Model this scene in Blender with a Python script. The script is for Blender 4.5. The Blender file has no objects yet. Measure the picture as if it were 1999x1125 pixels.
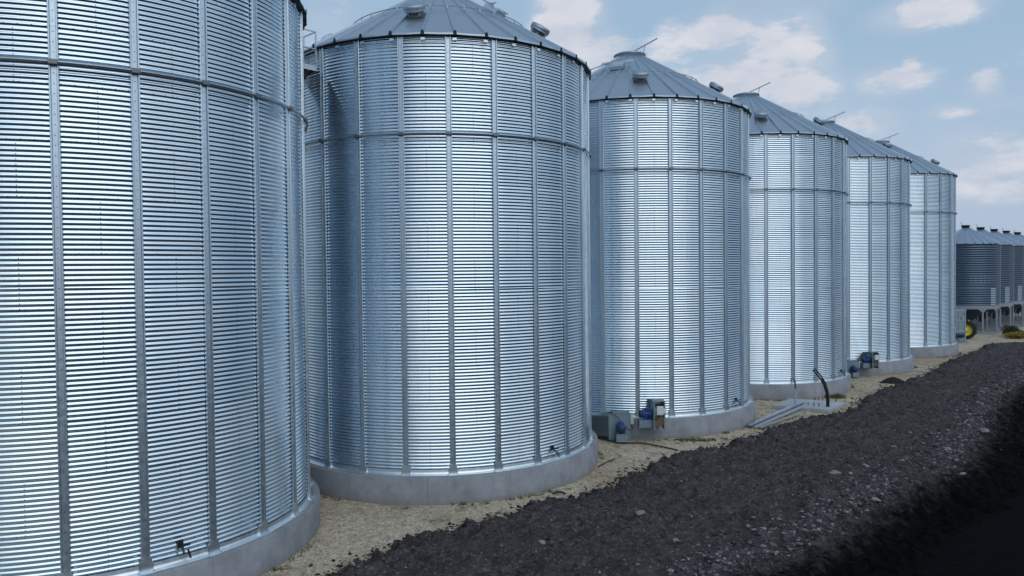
import bpy, bmesh, math, random
import numpy as np
from mathutils import Matrix, Vector
R_ = math.radians
random.seed(7); RNG = np.random.default_rng(7)
scene = bpy.context.scene
COL = scene.collection

# ------------------------------------------------------------------ helpers
def tag(o, label=None, cat=None, group=None, kind=None):
    if label: o['label'] = label
    if cat: o['category'] = cat
    if group: o['group'] = group
    if kind: o['kind'] = kind
    return o

def empty(name, loc=(0, 0, 0), rz=0.0):
    o = bpy.data.objects.new(name, None); COL.objects.link(o)
    o.location = loc; o.rotation_euler = (0, 0, rz); o.empty_display_size = .3
    return o

def link(name, me, parent=None, loc=None, rz=None):
    o = bpy.data.objects.new(name, me); COL.objects.link(o)
    if parent is not None: o.parent = parent
    if loc is not None: o.location = loc
    if rz is not None: o.rotation_euler = (0, 0, rz)
    return o

def kids(o): return [c for c in ALL if c.parent == o]

class MB:
    """collects vertices and faces, then links them as one mesh object"""
    def __init__(s): s.v = []; s.f = []; s.sm = []
    def add(s, vs, fs, smooth=False, M=None):
        b = len(s.v)
        for p in vs:
            p = Vector(p)
            if M is not None: p = M @ p
            s.v.append(tuple(p))
        for f in fs: s.f.append(tuple(i + b for i in f)); s.sm.append(smooth)
        return s
    def box(s, c, d, rot=None, M=None, bev=0.0):
        x, y, z = [k / 2 for k in d]
        if bev > 0:
            bm = bmesh.new(); bmesh.ops.create_cube(bm, size=1)
            for v in bm.verts: v.co = Vector((v.co.x * d[0], v.co.y * d[1], v.co.z * d[2]))
            bmesh.ops.bevel(bm, geom=list(bm.edges), offset=bev, segments=2, affect='EDGES', profile=.5)
            bm.verts.index_update()
            vs = [v.co.copy() for v in bm.verts]; fs = [[v.index for v in f.verts] for f in bm.faces]; bm.free()
        else:
            vs = [(-x, -y, -z), (x, -y, -z), (x, y, -z), (-x, y, -z), (-x, -y, z), (x, -y, z), (x, y, z), (-x, y, z)]
            fs = [(0, 3, 2, 1), (4, 5, 6, 7), (0, 1, 5, 4), (1, 2, 6, 5), (2, 3, 7, 6), (3, 0, 4, 7)]
        T = Matrix.Translation(c)
        if rot is not None: T = T @ rot
        if M is not None: T = M @ T
        return s.add(vs, fs, False, T)
    def tube(s, pts, r, n=8, cap=True, M=None, smooth=True):
        pts = [Vector(p) for p in pts]; k = len(pts)
        rs = r if isinstance(r, (list, tuple)) else [r] * k
        vs = []; fs = []; up0 = None
        for i, p in enumerate(pts):
            t = (pts[min(i + 1, k - 1)] - pts[max(i - 1, 0)]).normalized()
            if up0 is None:
                up0 = t.orthogonal().normalized()
            a = (up0 - t * up0.dot(t))
            a = a.normalized() if a.length > 1e-6 else t.orthogonal().normalized()
            up0 = a; b = t.cross(a)
            for j in range(n):
                th = 2 * math.pi * j / n
                vs.append(p + a * math.cos(th) * rs[i] + b * math.sin(th) * rs[i])
        for i in range(k - 1):
            for j in range(n):
                fs.append((i * n + j, i * n + (j + 1) % n, (i + 1) * n + (j + 1) % n, (i + 1) * n + j))
        s.add(vs, fs, smooth, M)
        if cap:
            s.add(vs[:n], [tuple(range(n))[::-1]], False, M); s.add(vs[-n:], [tuple(range(n))], False, M)
        return s
    def lathe(s, prof, n=32, M=None, smooth=True, a0=0, a1=2 * math.pi):
        closed = abs(a1 - a0 - 2 * math.pi) < 1e-6
        m = n if closed else n + 1
        vs = []; fs = []
        for (r, z) in prof:
            for j in range(m):
                a = a0 + (a1 - a0) * j / n
                vs.append((r * math.cos(a), r * math.sin(a), z))
        for i in range(len(prof) - 1):
            for j in range(n):
                j2 = (j + 1) % m
                fs.append((i * m + j, i * m + j2, (i + 1) * m + j2, (i + 1) * m + j))
        return s.add(vs, fs, smooth, M)
    def prism(s, poly, h, axis='z', off=0.0, M=None, smooth=False):
        n = len(poly)
        def P(a, b, c):
            return {'z': (a, b, c), 'x': (c, a, b), 'y': (a, c, b)}[axis]
        vs = [P(a, b, off) for a, b in poly] + [P(a, b, off + h) for a, b in poly]
        fs = [tuple(range(n))[::-1], tuple(range(n, 2 * n))] + [(i, (i + 1) % n, n + (i + 1) % n, n + i) for i in range(n)]
        return s.add(vs, fs, smooth, M)
    def loft(s, A, B, M=None, cap=True):
        n = len(A); fs = [(i, (i + 1) % n, n + (i + 1) % n, n + i) for i in range(n)]
        if cap: fs += [tuple(range(n))[::-1], tuple(range(n, 2 * n))]
        return s.add(list(A) + list(B), fs, False, M)
    def mesh(s, name, mat):
        me = bpy.data.meshes.new(name)
        me.from_pydata(s.v, [], s.f); me.materials.append(mat)
        me.polygons.foreach_set('use_smooth', s.sm)
        bm = bmesh.new(); bm.from_mesh(me); bmesh.ops.recalc_face_normals(bm, faces=bm.faces); bm.to_mesh(me); bm.free()
        me.update(); return me
    def build(s, name, mat, parent=None, loc=None, rz=None):
        return link(name, s.mesh(name, mat), parent, loc, rz)

def np_mesh(name, V, F, mat, smooth=True):
    """V (n,3), F (m,k)"""
    V = np.ascontiguousarray(V, dtype=np.float32); F = np.ascontiguousarray(F, dtype=np.int32)
    me = bpy.data.meshes.new(name); k = F.shape[1]
    me.vertices.add(len(V)); me.vertices.foreach_set('co', V.ravel())
    me.loops.add(F.size); me.loops.foreach_set('vertex_index', F.ravel())
    me.polygons.add(len(F)); me.polygons.foreach_set('loop_start', np.arange(0, F.size, k, dtype=np.int32))
    me.polygons.foreach_set('loop_total', np.full(len(F), k, dtype=np.int32))
    me.polygons.foreach_set('use_smooth', np.full(len(F), smooth))
    me.materials.append(mat); me.update(calc_edges=True); me.validate(); return me

def join_np(name, parts, smooth):
    """parts: meshes with one material each and equal or mixed face sizes, joined as one mesh with several materials"""
    bm = bmesh.new(); me = bpy.data.meshes.new(name); cnt = 0
    for k, p in enumerate(parts):
        me.materials.append(p.materials[0]); bm.from_mesh(p)
        bm.faces.ensure_lookup_table()
        for f in bm.faces[cnt:]: f.material_index = k
        cnt = len(bm.faces)
    bm.to_mesh(me); bm.free()
    for p in parts: bpy.data.meshes.remove(p)
    return me

def grid_faces(nu, nv, wrap=False):
    i = np.arange(nu - 1)[:, None]; j = np.arange(nv if wrap else nv - 1)[None, :]
    j2 = (j + 1) % nv
    return np.stack([i * nv + j, i * nv + j2, (i + 1) * nv + j2, (i + 1) * nv + j], -1).reshape(-1, 4)

def vnoise(x, y, seed=0):
    xi = np.floor(x).astype(np.int64); yi = np.floor(y).astype(np.int64); fx = x - xi; fy = y - yi
    fx = fx * fx * (3 - 2 * fx); fy = fy * fy * (3 - 2 * fy)
    def h(a, b):
        k = (a * 374761393 + b * 668265263 + seed * 1442695041) & 0xFFFFFFFF
        k = ((k ^ (k >> 13)) * 1274126177) & 0xFFFFFFFF
        return ((k ^ (k >> 16)) & 0xFFFF) / 65535.0
    a = h(xi, yi) * (1 - fx) + h(xi + 1, yi) * fx; b = h(xi, yi + 1) * (1 - fx) + h(xi + 1, yi + 1) * fx
    return a * (1 - fy) + b * fy
def fbm(x, y, oct=4, seed=0):
    t = 0; a = .5; n = 0
    for o in range(oct):
        t = t + a * vnoise(x * 2 ** o + 17.3 * o, y * 2 ** o - 9.1 * o, seed + o); n += a; a *= .5
    return t / n

# ------------------------------------------------------------------ materials
class NT:
    def __init__(s, name):
        s.m = bpy.data.materials.new(name); s.m.use_nodes = True; s.t = s.m.node_tree; s.n = s.t.nodes
        s.b = s.n['Principled BSDF']
    def new(s, typ, **kw):
        n = s.n.new(typ)
        for k, v in kw.items(): setattr(n, k, v)
        return n
    def L(s, a, b): s.t.links.new(a, b)
    def co(s, scale=(1, 1, 1), kind='Object'):
        c = s.new('ShaderNodeTexCoord'); m = s.new('ShaderNodeMapping'); m.inputs['Scale'].default_value = scale
        s.L(c.outputs[kind], m.inputs['Vector']); return m.outputs[0]
    def noise(s, vec, scale, detail=4, rough=.55, dim='3D'):
        n = s.new('ShaderNodeTexNoise'); n.inputs['Scale'].default_value = scale
        n.inputs['Detail'].default_value = detail; n.inputs['Roughness'].default_value = rough
        s.L(vec, n.inputs['Vector']); return n.outputs['Fac']
    def voro(s, vec, scale, feature='F1'):
        n = s.new('ShaderNodeTexVoronoi', feature=feature); n.inputs['Scale'].default_value = scale
        s.L(vec, n.inputs['Vector']); return n
    def ramp(s, fac, stops):
        n = s.new('ShaderNodeValToRGB'); e = n.color_ramp.elements
        while len(e) < len(stops): e.new(.5)
        for i, (p, c) in enumerate(stops):
            e[i].position = p; e[i].color = (*c, 1) if len(c) == 3 else c
        s.L(fac, n.inputs[0]); return n.outputs[0]
    def rng(s, v, a, b, c, d, smooth=False):
        n = s.new('ShaderNodeMapRange')
        if smooth: n.interpolation_type = 'SMOOTHSTEP'
        for i, k in zip((1, 2, 3, 4), (a, b, c, d)): n.inputs[i].default_value = k
        s.L(v, n.inputs[0]); return n.outputs[0]
    def math(s, op, a, b=None):
        n = s.new('ShaderNodeMath', operation=op)
        for i, v in enumerate((a, b)):
            if v is None: continue
            if isinstance(v, (int, float)): n.inputs[i].default_value = v
            else: s.L(v, n.inputs[i])
        return n.outputs[0]
    def mix(s, fac, a, b, blend='MIX'):
        n = s.new('ShaderNodeMix', data_type='RGBA', blend_type=blend)
        for i, v in ((0, fac), (6, a), (7, b)):
            if isinstance(v, (int, float)): n.inputs[i].default_value = v
            elif isinstance(v, tuple): n.inputs[i].default_value = (*v, 1)
            else: s.L(v, n.inputs[i])
        return n.outputs[2]
    def bump(s, h, strength=.3, dist=.02, prev=None):
        n = s.new('ShaderNodeBump'); n.inputs['Strength'].default_value = strength; n.inputs['Distance'].default_value = dist
        s.L(h, n.inputs['Height'])
        if prev is not None: s.L(prev, n.inputs['Normal'])
        return n.outputs[0]
    def set(s, **kw):
        for k, v in kw.items():
            i = s.b.inputs[k]
            if isinstance(v, (int, float)): i.default_value = v
            elif isinstance(v, tuple): i.default_value = (*v, 1)
            else: s.L(v, i)
        return s.m

def simple(name, col, rough=.5, metal=0.0, var=.12, scale=6, bump=0.0):
    t = NT(name); v = t.co(); f = t.noise(v, scale, 5)
    c = t.mix(f, tuple(k * (1 - var) for k in col), tuple(min(1, k * (1 + var)) for k in col))
    kw = {}
    if bump: kw['Normal'] = t.bump(f, bump, .01)
    return t.set(**{'Base Color': c, 'Roughness': t.rng(f, .2, .8, max(.03, rough - .07), min(1, rough + .07)), 'Metallic': metal}, **kw)

RING = 1.1176; PITCH = RING / 11; RS = 5.486; NB = 24; WH = RING * 12

def galvanised_sheet():
    t = NT('galvanised_sheet')
    c = t.new('ShaderNodeTexCoord'); sp = t.new('ShaderNodeSeparateXYZ'); t.L(c.outputs['Object'], sp.inputs[0])
    oi = t.new('ShaderNodeObjectInfo')
    ang = t.math('ARCTAN2', sp.outputs[1], sp.outputs[0])
    ring = t.math('FLOOR', t.math('DIVIDE', sp.outputs[2], RING))
    par = t.math('MULTIPLY', t.math('FLOORED_MODULO', ring, 2.0), .5)
    sh = t.math('FLOOR', t.math('ADD', t.math('MULTIPLY', ang, 12 / (2 * math.pi)), par))
    cb = t.new('ShaderNodeCombineXYZ'); t.L(sh, cb.inputs[0]); t.L(ring, cb.inputs[1]); t.L(oi.outputs['Random'], cb.inputs[2])
    wn = t.new('ShaderNodeTexWhiteNoise'); t.L(cb.outputs[0], wn.inputs['Vector'])
    w = wn.outputs['Value']
    vec = t.co((1, 1, 1)); vs = t.co((3, 3, .25))
    n1 = t.noise(vec, 1.3, 3); n2 = t.noise(vs, 3.0, 4); n3 = t.noise(vec, 30, 3)
    base = t.mix(w, (.55, .67, .77), (.66, .76, .84))
    base = t.mix(t.rng(n2, .35, .75, 0, .25), base, (.50, .58, .66))
    base = t.mix(t.rng(n3, .5, .8, 0, .12), base, (.50, .56, .62))
    r = t.math('ADD', t.rng(w, 0, 1, .14, .20), t.rng(n2, .3, .7, -.02, .05))
    b1 = t.bump(n1, .10, .03); b2 = t.bump(n3, .03, .003, b1)
    return t.set(**{'Base Color': base, 'Metallic': .94, 'Roughness': r, 'Normal': b2})

def galv(name, col, rough, scale=9, var=.10, metal=.95, streak=True):
    t = NT(name); v = t.co(); n = t.noise(v, scale, 5); n2 = t.noise(t.co((4, 4, .4) if streak else (1, 1, 1)), 2.2, 4)
    c = t.mix(n, tuple(k * (1 - var) for k in col), tuple(k * (1 + var) for k in col))
    c = t.mix(t.rng(n2, .45, .75, 0, .35), c, tuple(k * .72 for k in col))
    return t.set(**{'Base Color': c, 'Metallic': metal, 'Roughness': t.rng(n, .3, .7, rough - .06, rough + .08), 'Normal': t.bump(n2, .15, .02)})

def concrete(name, col, joints=False):
    t = NT(name); v = t.co(); n = t.noise(v, 1.1, 6, .6); n2 = t.noise(v, 40, 3); n3 = t.noise(t.co((3, 3, .3)), 2.0, 4)
    c = t.mix(t.rng(n, .3, .7, 0, 1), tuple(k * .70 for k in col), tuple(k * 1.20 for k in col))
    n5 = t.noise(v, 5, 6, .7); c = t.mix(t.rng(n5, .50, .72, 0, .45), c, tuple(k * .62 for k in col)); c = t.mix(t.rng(n5, .44, .30, 0, .35), c, tuple(k * 1.5 for k in col))
    c = t.mix(t.rng(n3, .52, .75, 0, .35), c, tuple(k * .66 for k in col))
    c = t.mix(t.rng(n2, .5, .8, 0, .25), c, tuple(k * .7 for k in col))
    c2 = t.new('ShaderNodeTexCoord'); sp = t.new('ShaderNodeSeparateXYZ'); t.L(c2.outputs['Object'], sp.inputs[0])
    if joints:
        an = t.math('MULTIPLY', t.math('ARCTAN2', sp.outputs[1], sp.outputs[0]), 14 / (2 * math.pi))
        fr = t.math('ABSOLUTE', t.math('SUBTRACT', t.math('FRACT', an), .5)); c = t.mix(t.rng(fr, .0, .006, .55, 0), c, (.09, .09, .09))
        pour = t.math('FLOOR', an); wn = t.new('ShaderNodeTexWhiteNoise', noise_dimensions='1D'); t.L(t.math('ADD', pour, .5), wn.inputs['W'])
        c = t.mix(t.rng(wn.outputs['Value'], 0, 1, 0, .16), c, (.10, .105, .115))
    low = t.math('ADD', sp.outputs[2], t.math('MULTIPLY', n, -.25))
    c = t.mix(t.rng(low, -.14, .06, .45, 0), c, (.19, .16, .12))   # splash of dirt near the ground
    return t.set(**{'Base Color': c, 'Roughness': .85, 'Normal': t.bump(n2, .25, .008)})

def gravel_mat():
    t = NT('limestone_gravel'); v = t.co()
    big = t.noise(v, .22, 5, .6); mid = t.noise(v, 1.6, 5, .65)
    vo = t.voro(v, 26); vo2 = t.voro(v, 60)
    c = t.ramp(vo.outputs['Color'], [(.0, (.15, .115, .08)), (.3, (.34, .275, .20)), (.7, (.60, .50, .38)), (1, (.82, .72, .58))])
    c2 = t.ramp(vo2.outputs['Color'], [(.0, (.15, .115, .08)), (.5, (.50, .415, .31)), (1, (.76, .66, .53))])
    c = t.mix(.45, c, c2)
    c = t.mix(t.rng(big, .42, .62, 0, .6), c, (.30, .225, .13))
    c = t.mix(t.rng(mid, .52, .68, 0, .75), c, (.16, .125, .08))
    cr = t.noise(v, 7, 6, .75); c = t.mix(t.rng(cr, .52, .66, 0, .75), c, (.17, .14, .095)); c = t.mix(t.rng(cr, .46, .36, 0, .6), c, (.74, .66, .54))
    edge = t.rng(vo.outputs['Distance'], .0, .6, 1, .0)
    b = t.bump(edge, .8, .02); b = t.bump(mid, .5, .06, b)
    return t.set(**{'Base Color': c, 'Roughness': .92, 'Normal': b})

def soil_mat():
    t = NT('dark_soil'); v = t.co()
    big = t.noise(v, .5, 6, .62); fine = t.noise(v, 9, 8, .78); vo = t.voro(v, 15); vo3 = t.voro(v, 34)
    c = t.ramp(fine, [(.28, (.016, .014, .016)), (.45, (.066, .058, .062)), (.59, (.128, .113, .118)), (.75, (.28, .255, .255))])
    mids = t.noise(v, 2.6, 5, .7); c = t.mix(t.rng(mids, .50, .64, 0, .8), c, (.018, .016, .017)); c = t.mix(t.rng(t.noise(v, 1.3, 6, .65), .52, .66, 0, .55), c, (.125, .112, .118))
    c = t.mix(t.rng(big, .35, .65, 0, .55), c, (.060, .053, .056))
    sp = t.rng(vo.outputs['Color'], .80, .88, 0, 1); c = t.mix(t.math('MULTIPLY', sp, .6), c, (.19, .18, .19))
    sp2 = t.rng(vo3.outputs['Color'], .88, .94, 0, 1); c = t.mix(t.math('MULTIPLY', sp2, .55), c, (.19, .18, .19))
    g = t.noise(v, .9, 4); c = t.mix(t.rng(g, .60, .74, 0, .6), c, (.032, .034, .020))
    at = t.new('ShaderNodeAttribute', attribute_name='black_earth')
    wet = t.math('ADD', at.outputs['Fac'], t.math('MULTIPLY', t.math('SUBTRACT', mids, .5), 1.1))
    c = t.mix(t.rng(wet, .18, .86, 0, 1, True), c, (.0022, .0022, .0028))
    b = t.bump(fine, 1.0, .09); b = t.bump(vo.outputs['Distance'], .5, .04, b)
    return t.set(**{'Base Color': c, 'Roughness': .95, 'Specular IOR Level': .08, 'Normal': b})

def field_mat():
    t = NT('black_field'); v = t.co(); n = t.noise(v, .35, 6, .6); f = t.noise(v, 7, 6, .7)
    c = t.ramp(f, [(.3, (.0014, .0014, .0018)), (.6, (.0040, .0040, .0050)), (.85, (.012, .012, .015))])
    c = t.mix(t.rng(n, .55, .75, 0, .5), c, (.008, .008, .010))
    ln = t.new('ShaderNodeVectorMath', operation='LENGTH'); t.L(v, ln.inputs[0])
    far = t.math('ADD', ln.outputs['Value'], t.math('MULTIPLY', n, 90))
    crop = t.mix(t.noise(v, .02, 3), (.030, .036, .018), (.060, .052, .028))
    c = t.mix(t.rng(far, 150, 210, 0, 1), c, crop)
    return t.set(**{'Base Color': c, 'Roughness': 1.0, 'Specular IOR Level': .05, 'Normal': t.bump(f, .6, .05)})

def island(name, stops, rough=.95):
    t = NT(name); g = t.new('ShaderNodeNewGeometry'); n = t.noise(t.co(), 35, 4)
    c = t.ramp(g.outputs['Random Per Island'], stops)
    c = t.mix(t.rng(n, .3, .75, 0, .5), c, tuple(k * .5 for k in stops[0][1]))
    return t.set(**{'Base Color': c, 'Roughness': rough, 'Specular IOR Level': .25})

M_sheet = galvanised_sheet()
M_stiff = galv('galvanised_stiffener', (.49, .57, .64), .36)
M_ring = galv('galvanised_tube', (.40, .46, .52), .36)
M_roof = galv('roof_steel', (.42, .49, .57), .42, scale=2.2, var=.10, streak=False)
M_vent = galv('vent_steel', (.36, .42, .49), .5)
M_bolt = simple('bolt_steel', (.16, .18, .20), .45, .8)
M_dark = simple('dark_steel_and_gap_shade', (.02, .024, .03), .6, .3)
M_base = galv('base_flashing', (.62, .69, .74), .34)
M_conc = concrete('foundation_concrete', (.245, .26, .285), True)
M_pad = concrete('pad_concrete', (.42, .46, .50))
M_gravel = gravel_mat(); M_soil = soil_mat(); M_field = field_mat()
M_peb = island('pebble_stone', [(0, (.20, .17, .13)), (.5, (.42, .36, .29)), (1, (.66, .60, .52))])
M_clod = island('soil_clod', [(0, (.012, .011, .012)), (.6, (.050, .044, .047)), (1, (.14, .127, .13))])
M_rub = island('rubble_stone', [(0, (.05, .048, .055)), (.6, (.13, .125, .138)), (1, (.32, .31, .33))])
M_rock = simple('pale_rock', (.19, .185, .195), .9, 0, .45, 14, .7)
M_blue = simple('blue_motor_paint', (.012, .065, .26), .38, 0, .15)
M_bluedark = simple('motor_cover', (.008, .022, .07), .45, 0, .15)
M_fan = galv('fan_steel', (.24, .31, .36), .48)
M_white = simple('white_box', (.55, .58, .58), .5, 0, .06)
M_rust = simple('brown_panel', (.12, .085, .05), .7, 0, .25)
M_black = simple('black_rubber', (.010, .011, .014), .5, 0, .2)
M_pipe = simple('grey_conduit', (.33, .36, .40), .5, 0, .1)
M_rail = galv('platform_steel', (.62, .66, .70), .45)
M_bin = galv('dark_bin_steel', (.085, .12, .17), .42, scale=1.2, var=.22)  # dark blue-grey base colour of the bin walls
M_binlight = galv('bin_reflection_tone', (.30, .37, .44), .45, scale=1.5)
M_binroof = galv('bin_roof_steel', (.38, .45, .55), .48, scale=2)
M_fascia = simple('pale_grey_paint', (.23, .25, .28), .55, 0, .1)
M_green = simple('green_paint', (.012, .075, .028), .4, 0, .15)
M_yellow = simple('yellow_paint', (.62, .50, .03), .4, 0, .1)
M_tyre = simple('tyre_rubber', (.012, .012, .013), .8, 0, .3, 20)
def leafmat(name, a, b):
    t = NT(name); g = t.new('ShaderNodeNewGeometry')
    c = t.ramp(g.outputs['Random Per Island'], [(0, a), (1, b)])
    return t.set(**{'Base Color': c, 'Roughness': .8})
M_leaf = leafmat('dark_foliage', (.012, .022, .009), (.05, .065, .025))
M_grass = leafmat('weed_green', (.035, .055, .015), (.14, .15, .05))
M_yel = leafmat('yellow_shrub', (.12, .09, .012), (.36, .25, .03))
M_bark = simple('bark', (.06, .05, .04), .9, 0, .3, 8)

# ------------------------------------------------------------------ layout (metres; camera stands over the origin)
CZ = 7.067                     # eye height above ground
P0 = np.array([-11.142, 20.148])
EV = np.array([0.69330389, 0.72064534]); NV = np.array([EV[1], -EV[0]])
CEN = [(-11.142, 20.148), (-2.618, 28.664), (5.849, 37.275), (14.225, 46.068), (22.476, 54.83), (30.786, 63.73)]
PH = [0.4028, -0.6484, -0.3748, -0.1167, -0.1153, 0.1736]       # where the first stiffener stands
RP = [0.0, 0.0, 1.2, 0.9, 0.2, 2.2]                              # roof rib phase, degrees
BASE = .8
def SW(s, t): p = P0 + EV * s + NV * t; return (float(p[0]), float(p[1]))
def on(a, r): return (r * math.sin(a), -r * math.cos(a))          # angle 0 faces the camera side (-Y)

# ------------------------------------------------------------------ silo parts
def wall_mesh():
    nseg = 8; k = 132 * nseg + 1; nv = 144
    z = np.linspace(0, WH, k); ph = z / PITCH * 2 * np.pi
    amp = np.full(k, .0095)
    idx = np.floor(z / PITCH).astype(int) % 11
    amp = np.where(idx == 10, .0075, amp)
    r = RS + amp * np.cos(ph)
    a = np.arange(nv) / nv * 2 * np.pi
    V = np.stack([r[:, None] * np.sin(a)[None], -r[:, None] * np.cos(a)[None], np.repeat(z[:, None], nv, 1)], -1).reshape(-1, 3)
    F = grid_faces(k, nv, True)
    return np_mesh('wall_sheets', V, F, M_sheet)
ME_wall = wall_mesh()

def seams_mesh():
    pts = []
    hb = 2 * math.pi / NB
    for bay in range(NB):
        for ring in range(12):
            if (bay + ring) % 2: continue
            a = (bay + .5) * hb
            for m in range(11):
                for da in (-.006, .006):
                    pts.append((a + da, ring * RING + (m + .0) * PITCH + (.012 if da > 0 else -.012)))
    for ring in range(1, 12):
        for m in range(NB * 6): pts.append(((m + .5) * hb / 6, ring * RING))
    pts = np.array(pts); a = pts[:, 0]; z = pts[:, 1]; n = len(pts); s = .013
    r0 = RS + .0075
    e = np.stack([np.cos(a), np.sin(a), 0 * a], -1); nn = np.stack([np.sin(a), -np.cos(a), 0 * a], -1); u = np.array([[0, 0, 1.]])
    c = nn * r0 + u * z[:, None]
    V = np.stack([c - e * s, c - u * s, c + e * s, c + u * s, c + nn * .012], 1).reshape(-1, 3)
    b = np.arange(n)[:, None] * 5
    F = np.concatenate([b + np.array([[0, 1, 4]]), b + np.array([[1, 2, 4]]), b + np.array([[2, 3, 4]]), b + np.array([[3, 0, 4]])], 0)
    return np_mesh('sheet_bolts', V, F, M_bolt, False)
ME_bolts = seams_mesh()

ME_wall = join_np('wall_sheets', [ME_wall, ME_bolts], True)

def stiffener_mesh():
    prof = [(-.092, .000), (-.088, .048), (-.078, .056), (-.060, .054), (-.046, .014), (.046, .014), (.060, .054), (.078, .056), (.088, .048), (.092, .000)]
    m = MB(); zs = [0.0]; r0 = RS + .006
    for k in range(1, 6): zs += [k * 2.2352 - .001, k * 2.2352 + .001]
    zs.append(WH - .03)
    vs = []
    for i, z in enumerate(zs):
        g = .004 * ((i // 2) % 2)
        for x, d in prof: vs.append((x, -(r0 + d + g), z))
    n = len(prof); fs = []
    for i in range(len(zs) - 1):
        for j in range(n - 1): fs.append((i * n + j, i * n + j + 1, (i + 1) * n + j + 1, (i + 1) * n + j))
    m.add(vs, fs)
    return m.mesh('stiffener', M_stiff)
ME_stiff = stiffener_mesh()
def stiff_bolts():
    n = int(WH / (2 * PITCH)); z = (np.arange(n) + .5) * 2 * PITCH; s = .013; r0 = RS + .024
    c = np.stack([0 * z, -r0 + 0 * z, z], -1)
    d = [np.array(k) for k in ((-s, 0, 0), (0, 0, -s), (s, 0, 0), (0, 0, s), (0, -.014, 0))]
    V = np.stack([c + k for k in d], 1).reshape(-1, 3); b = np.arange(n)[:, None] * 5
    F = np.concatenate([b + np.array([t]) for t in ([0, 1, 4], [1, 2, 4], [2, 3, 4], [3, 0, 4])], 0)
    return np_mesh('stiffener_bolts', V, F, M_bolt, False)
ME_stiff = join_np('stiffener', [ME_stiff, stiff_bolts()], True)
def foot_mesh():
    m = MB(); m.box((0, -(RS + .10), .012), (.34, .20, .022)); m.box((0, -(RS + .068), .17), (.235, .012, .30))
    m.box((-.13, -(RS + .03), .11), (.02, .07, .2)); m.box((.13, -(RS + .03), .11), (.02, .07, .2))
    return m.mesh('base_shoe', M_base)
ME_foot = foot_mesh()
ZR = 10.457; RR = RS + .105
def ring_mesh():
    m = MB(); n = 144; pr = [(RR + .034 * math.cos(q), ZR + .034 * math.sin(q)) for q in [2 * math.pi * k / 10 for k in range(11)]]
    m.lathe(pr, n)
    return m.mesh('wind_ring', M_ring)
ME_ring = ring_mesh()
def clamp_mesh():
    m = MB()
    m.box((0, -(RR + .008), ZR), (.17, .085, .105), bev=.01)
    return m.mesh('ring_clamp', M_bolt)
ME_clamp = clamp_mesh()

RE = 5.63; ZE = WH + .06; SL = .62; RC = .70; ZC = ZE + SL * (RE - RC)
def rz_(r): return ZE + SL * (RE - r)
def roof_mesh(RE=RE, RC=RC, rz_=rz_, nr=36, w=.055, h=.075, mat=None, lip=.05):
    m = MB(); rad = [RE, RE * .75 + RC * .25, (RE + RC) / 2 + .0, RC + (RE - RC) * .25, RC]
    for k in range(nr):
        a0 = 2 * math.pi * k / nr; a1 = 2 * math.pi * (k + 1) / nr
        vs = []
        for r in rad:
            sc = .55 + .45 * (r / RE)
            wa = w * sc / r
            hh = h * sc
            z = rz_(r)
            for (a, dz) in ((a0 - wa, 0), (a0 - wa * .55, hh), (a0 + wa * .55, hh), (a0 + wa, 0), ((a0 + a1) / 2, -.012 * sc), (a1 - wa, 0)):
                x, y = on(a, r); vs.append((x, y, z + dz))
        n = 6; fs = []
        for i in range(len(rad) - 1):
            for j in range(n - 1): fs.append((i * n + j, i * n + j + 1, (i + 1) * n + j + 1, (i + 1) * n + j))
        m.add(vs, fs)
        # turned-down edge of the panel
        lo = [(p[0], p[1], p[2] - lip) for p in vs[3:6]]
        m.add(list(vs[3:6]) + lo, [(0, 1, 4, 3), (1, 2, 5, 4)])
    return m.mesh('roof', mat or M_roof)
ME_roof = roof_mesh()
def eave_mesh():
    m = MB()
    m.lathe([(RE - .30, ZE + .14), (RE - .02, ZE - .055), (RE - .02, ZE - .085), (RS - .02, ZE - .10)], 144)  # dark band: shadow of the overhang gap put into the colour
    for k in range(36):      # dark rib-end closures
        a = 2 * math.pi * k / 36
        T = Matrix.Rotation(a, 4, 'Z')
        m.prism([(-.085, -.07), (.085, -.07), (.03, -.035), (.018, .065), (-.018, .065), (-.03, -.035)], .03, 'y', -(RE + .02), M=T @ Matrix.Translation((0, 0, ZE)))
    return m.mesh('eave_closure_and_shade', M_dark)
ME_eave = eave_mesh()
def clip_mesh():
    m = MB()
    for k in range(36):
        T = Matrix.Rotation(2 * math.pi * k / 36, 4, 'Z')
        m.box((0, -(RS + .03), WH - .10), (.13, .03, .07), M=T)
    return m.mesh('eave_clips', M_base)
ME_eave = join_np('eave_closure_and_shade', [ME_eave, clip_mesh()], True)
def cap_mesh():
    m = MB(); z = ZC
    m.lathe([(RC + .02, z - .05), (RC + .04, z + .10), (RC + .075, z + .10), (RC + .075, z + .15), (RC, z + .19), (.25, z + .30), (.01, z + .32)], 40)
    return m.mesh('roof_cap', M_roof)
ME_cap = cap_mesh()
def lever_mesh():
    m = MB(); z = ZC + .30
    a = R_(35)
    def P(r, zz): x, y = math.cos(a) * r, -math.sin(a) * r; return (x, y, zz)
    m.tube([P(.0, z - .05), P(1.45, z + .42)], .028, 6); m.tube([P(.72, ZC + .05), P(.80, z + .19)], .018, 6)
    m.tube([P(.5, ZC + .1), P(.72, ZC + .05)], .015, 6)
    return m.mesh('lid_lever', M_pipe)
ME_lever = lever_mesh()
RM = 3.25
def roofring_mesh():
    m = MB(); z = rz_(RM) + .135
    m.lathe([(RM + .017 * math.cos(q), z + .017 * math.sin(q)) for q in [2 * math.pi * k / 6 for k in range(7)]], 108)
    return m.mesh('roof_ring', M_ring)
ME_rring = roofring_mesh()
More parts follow.
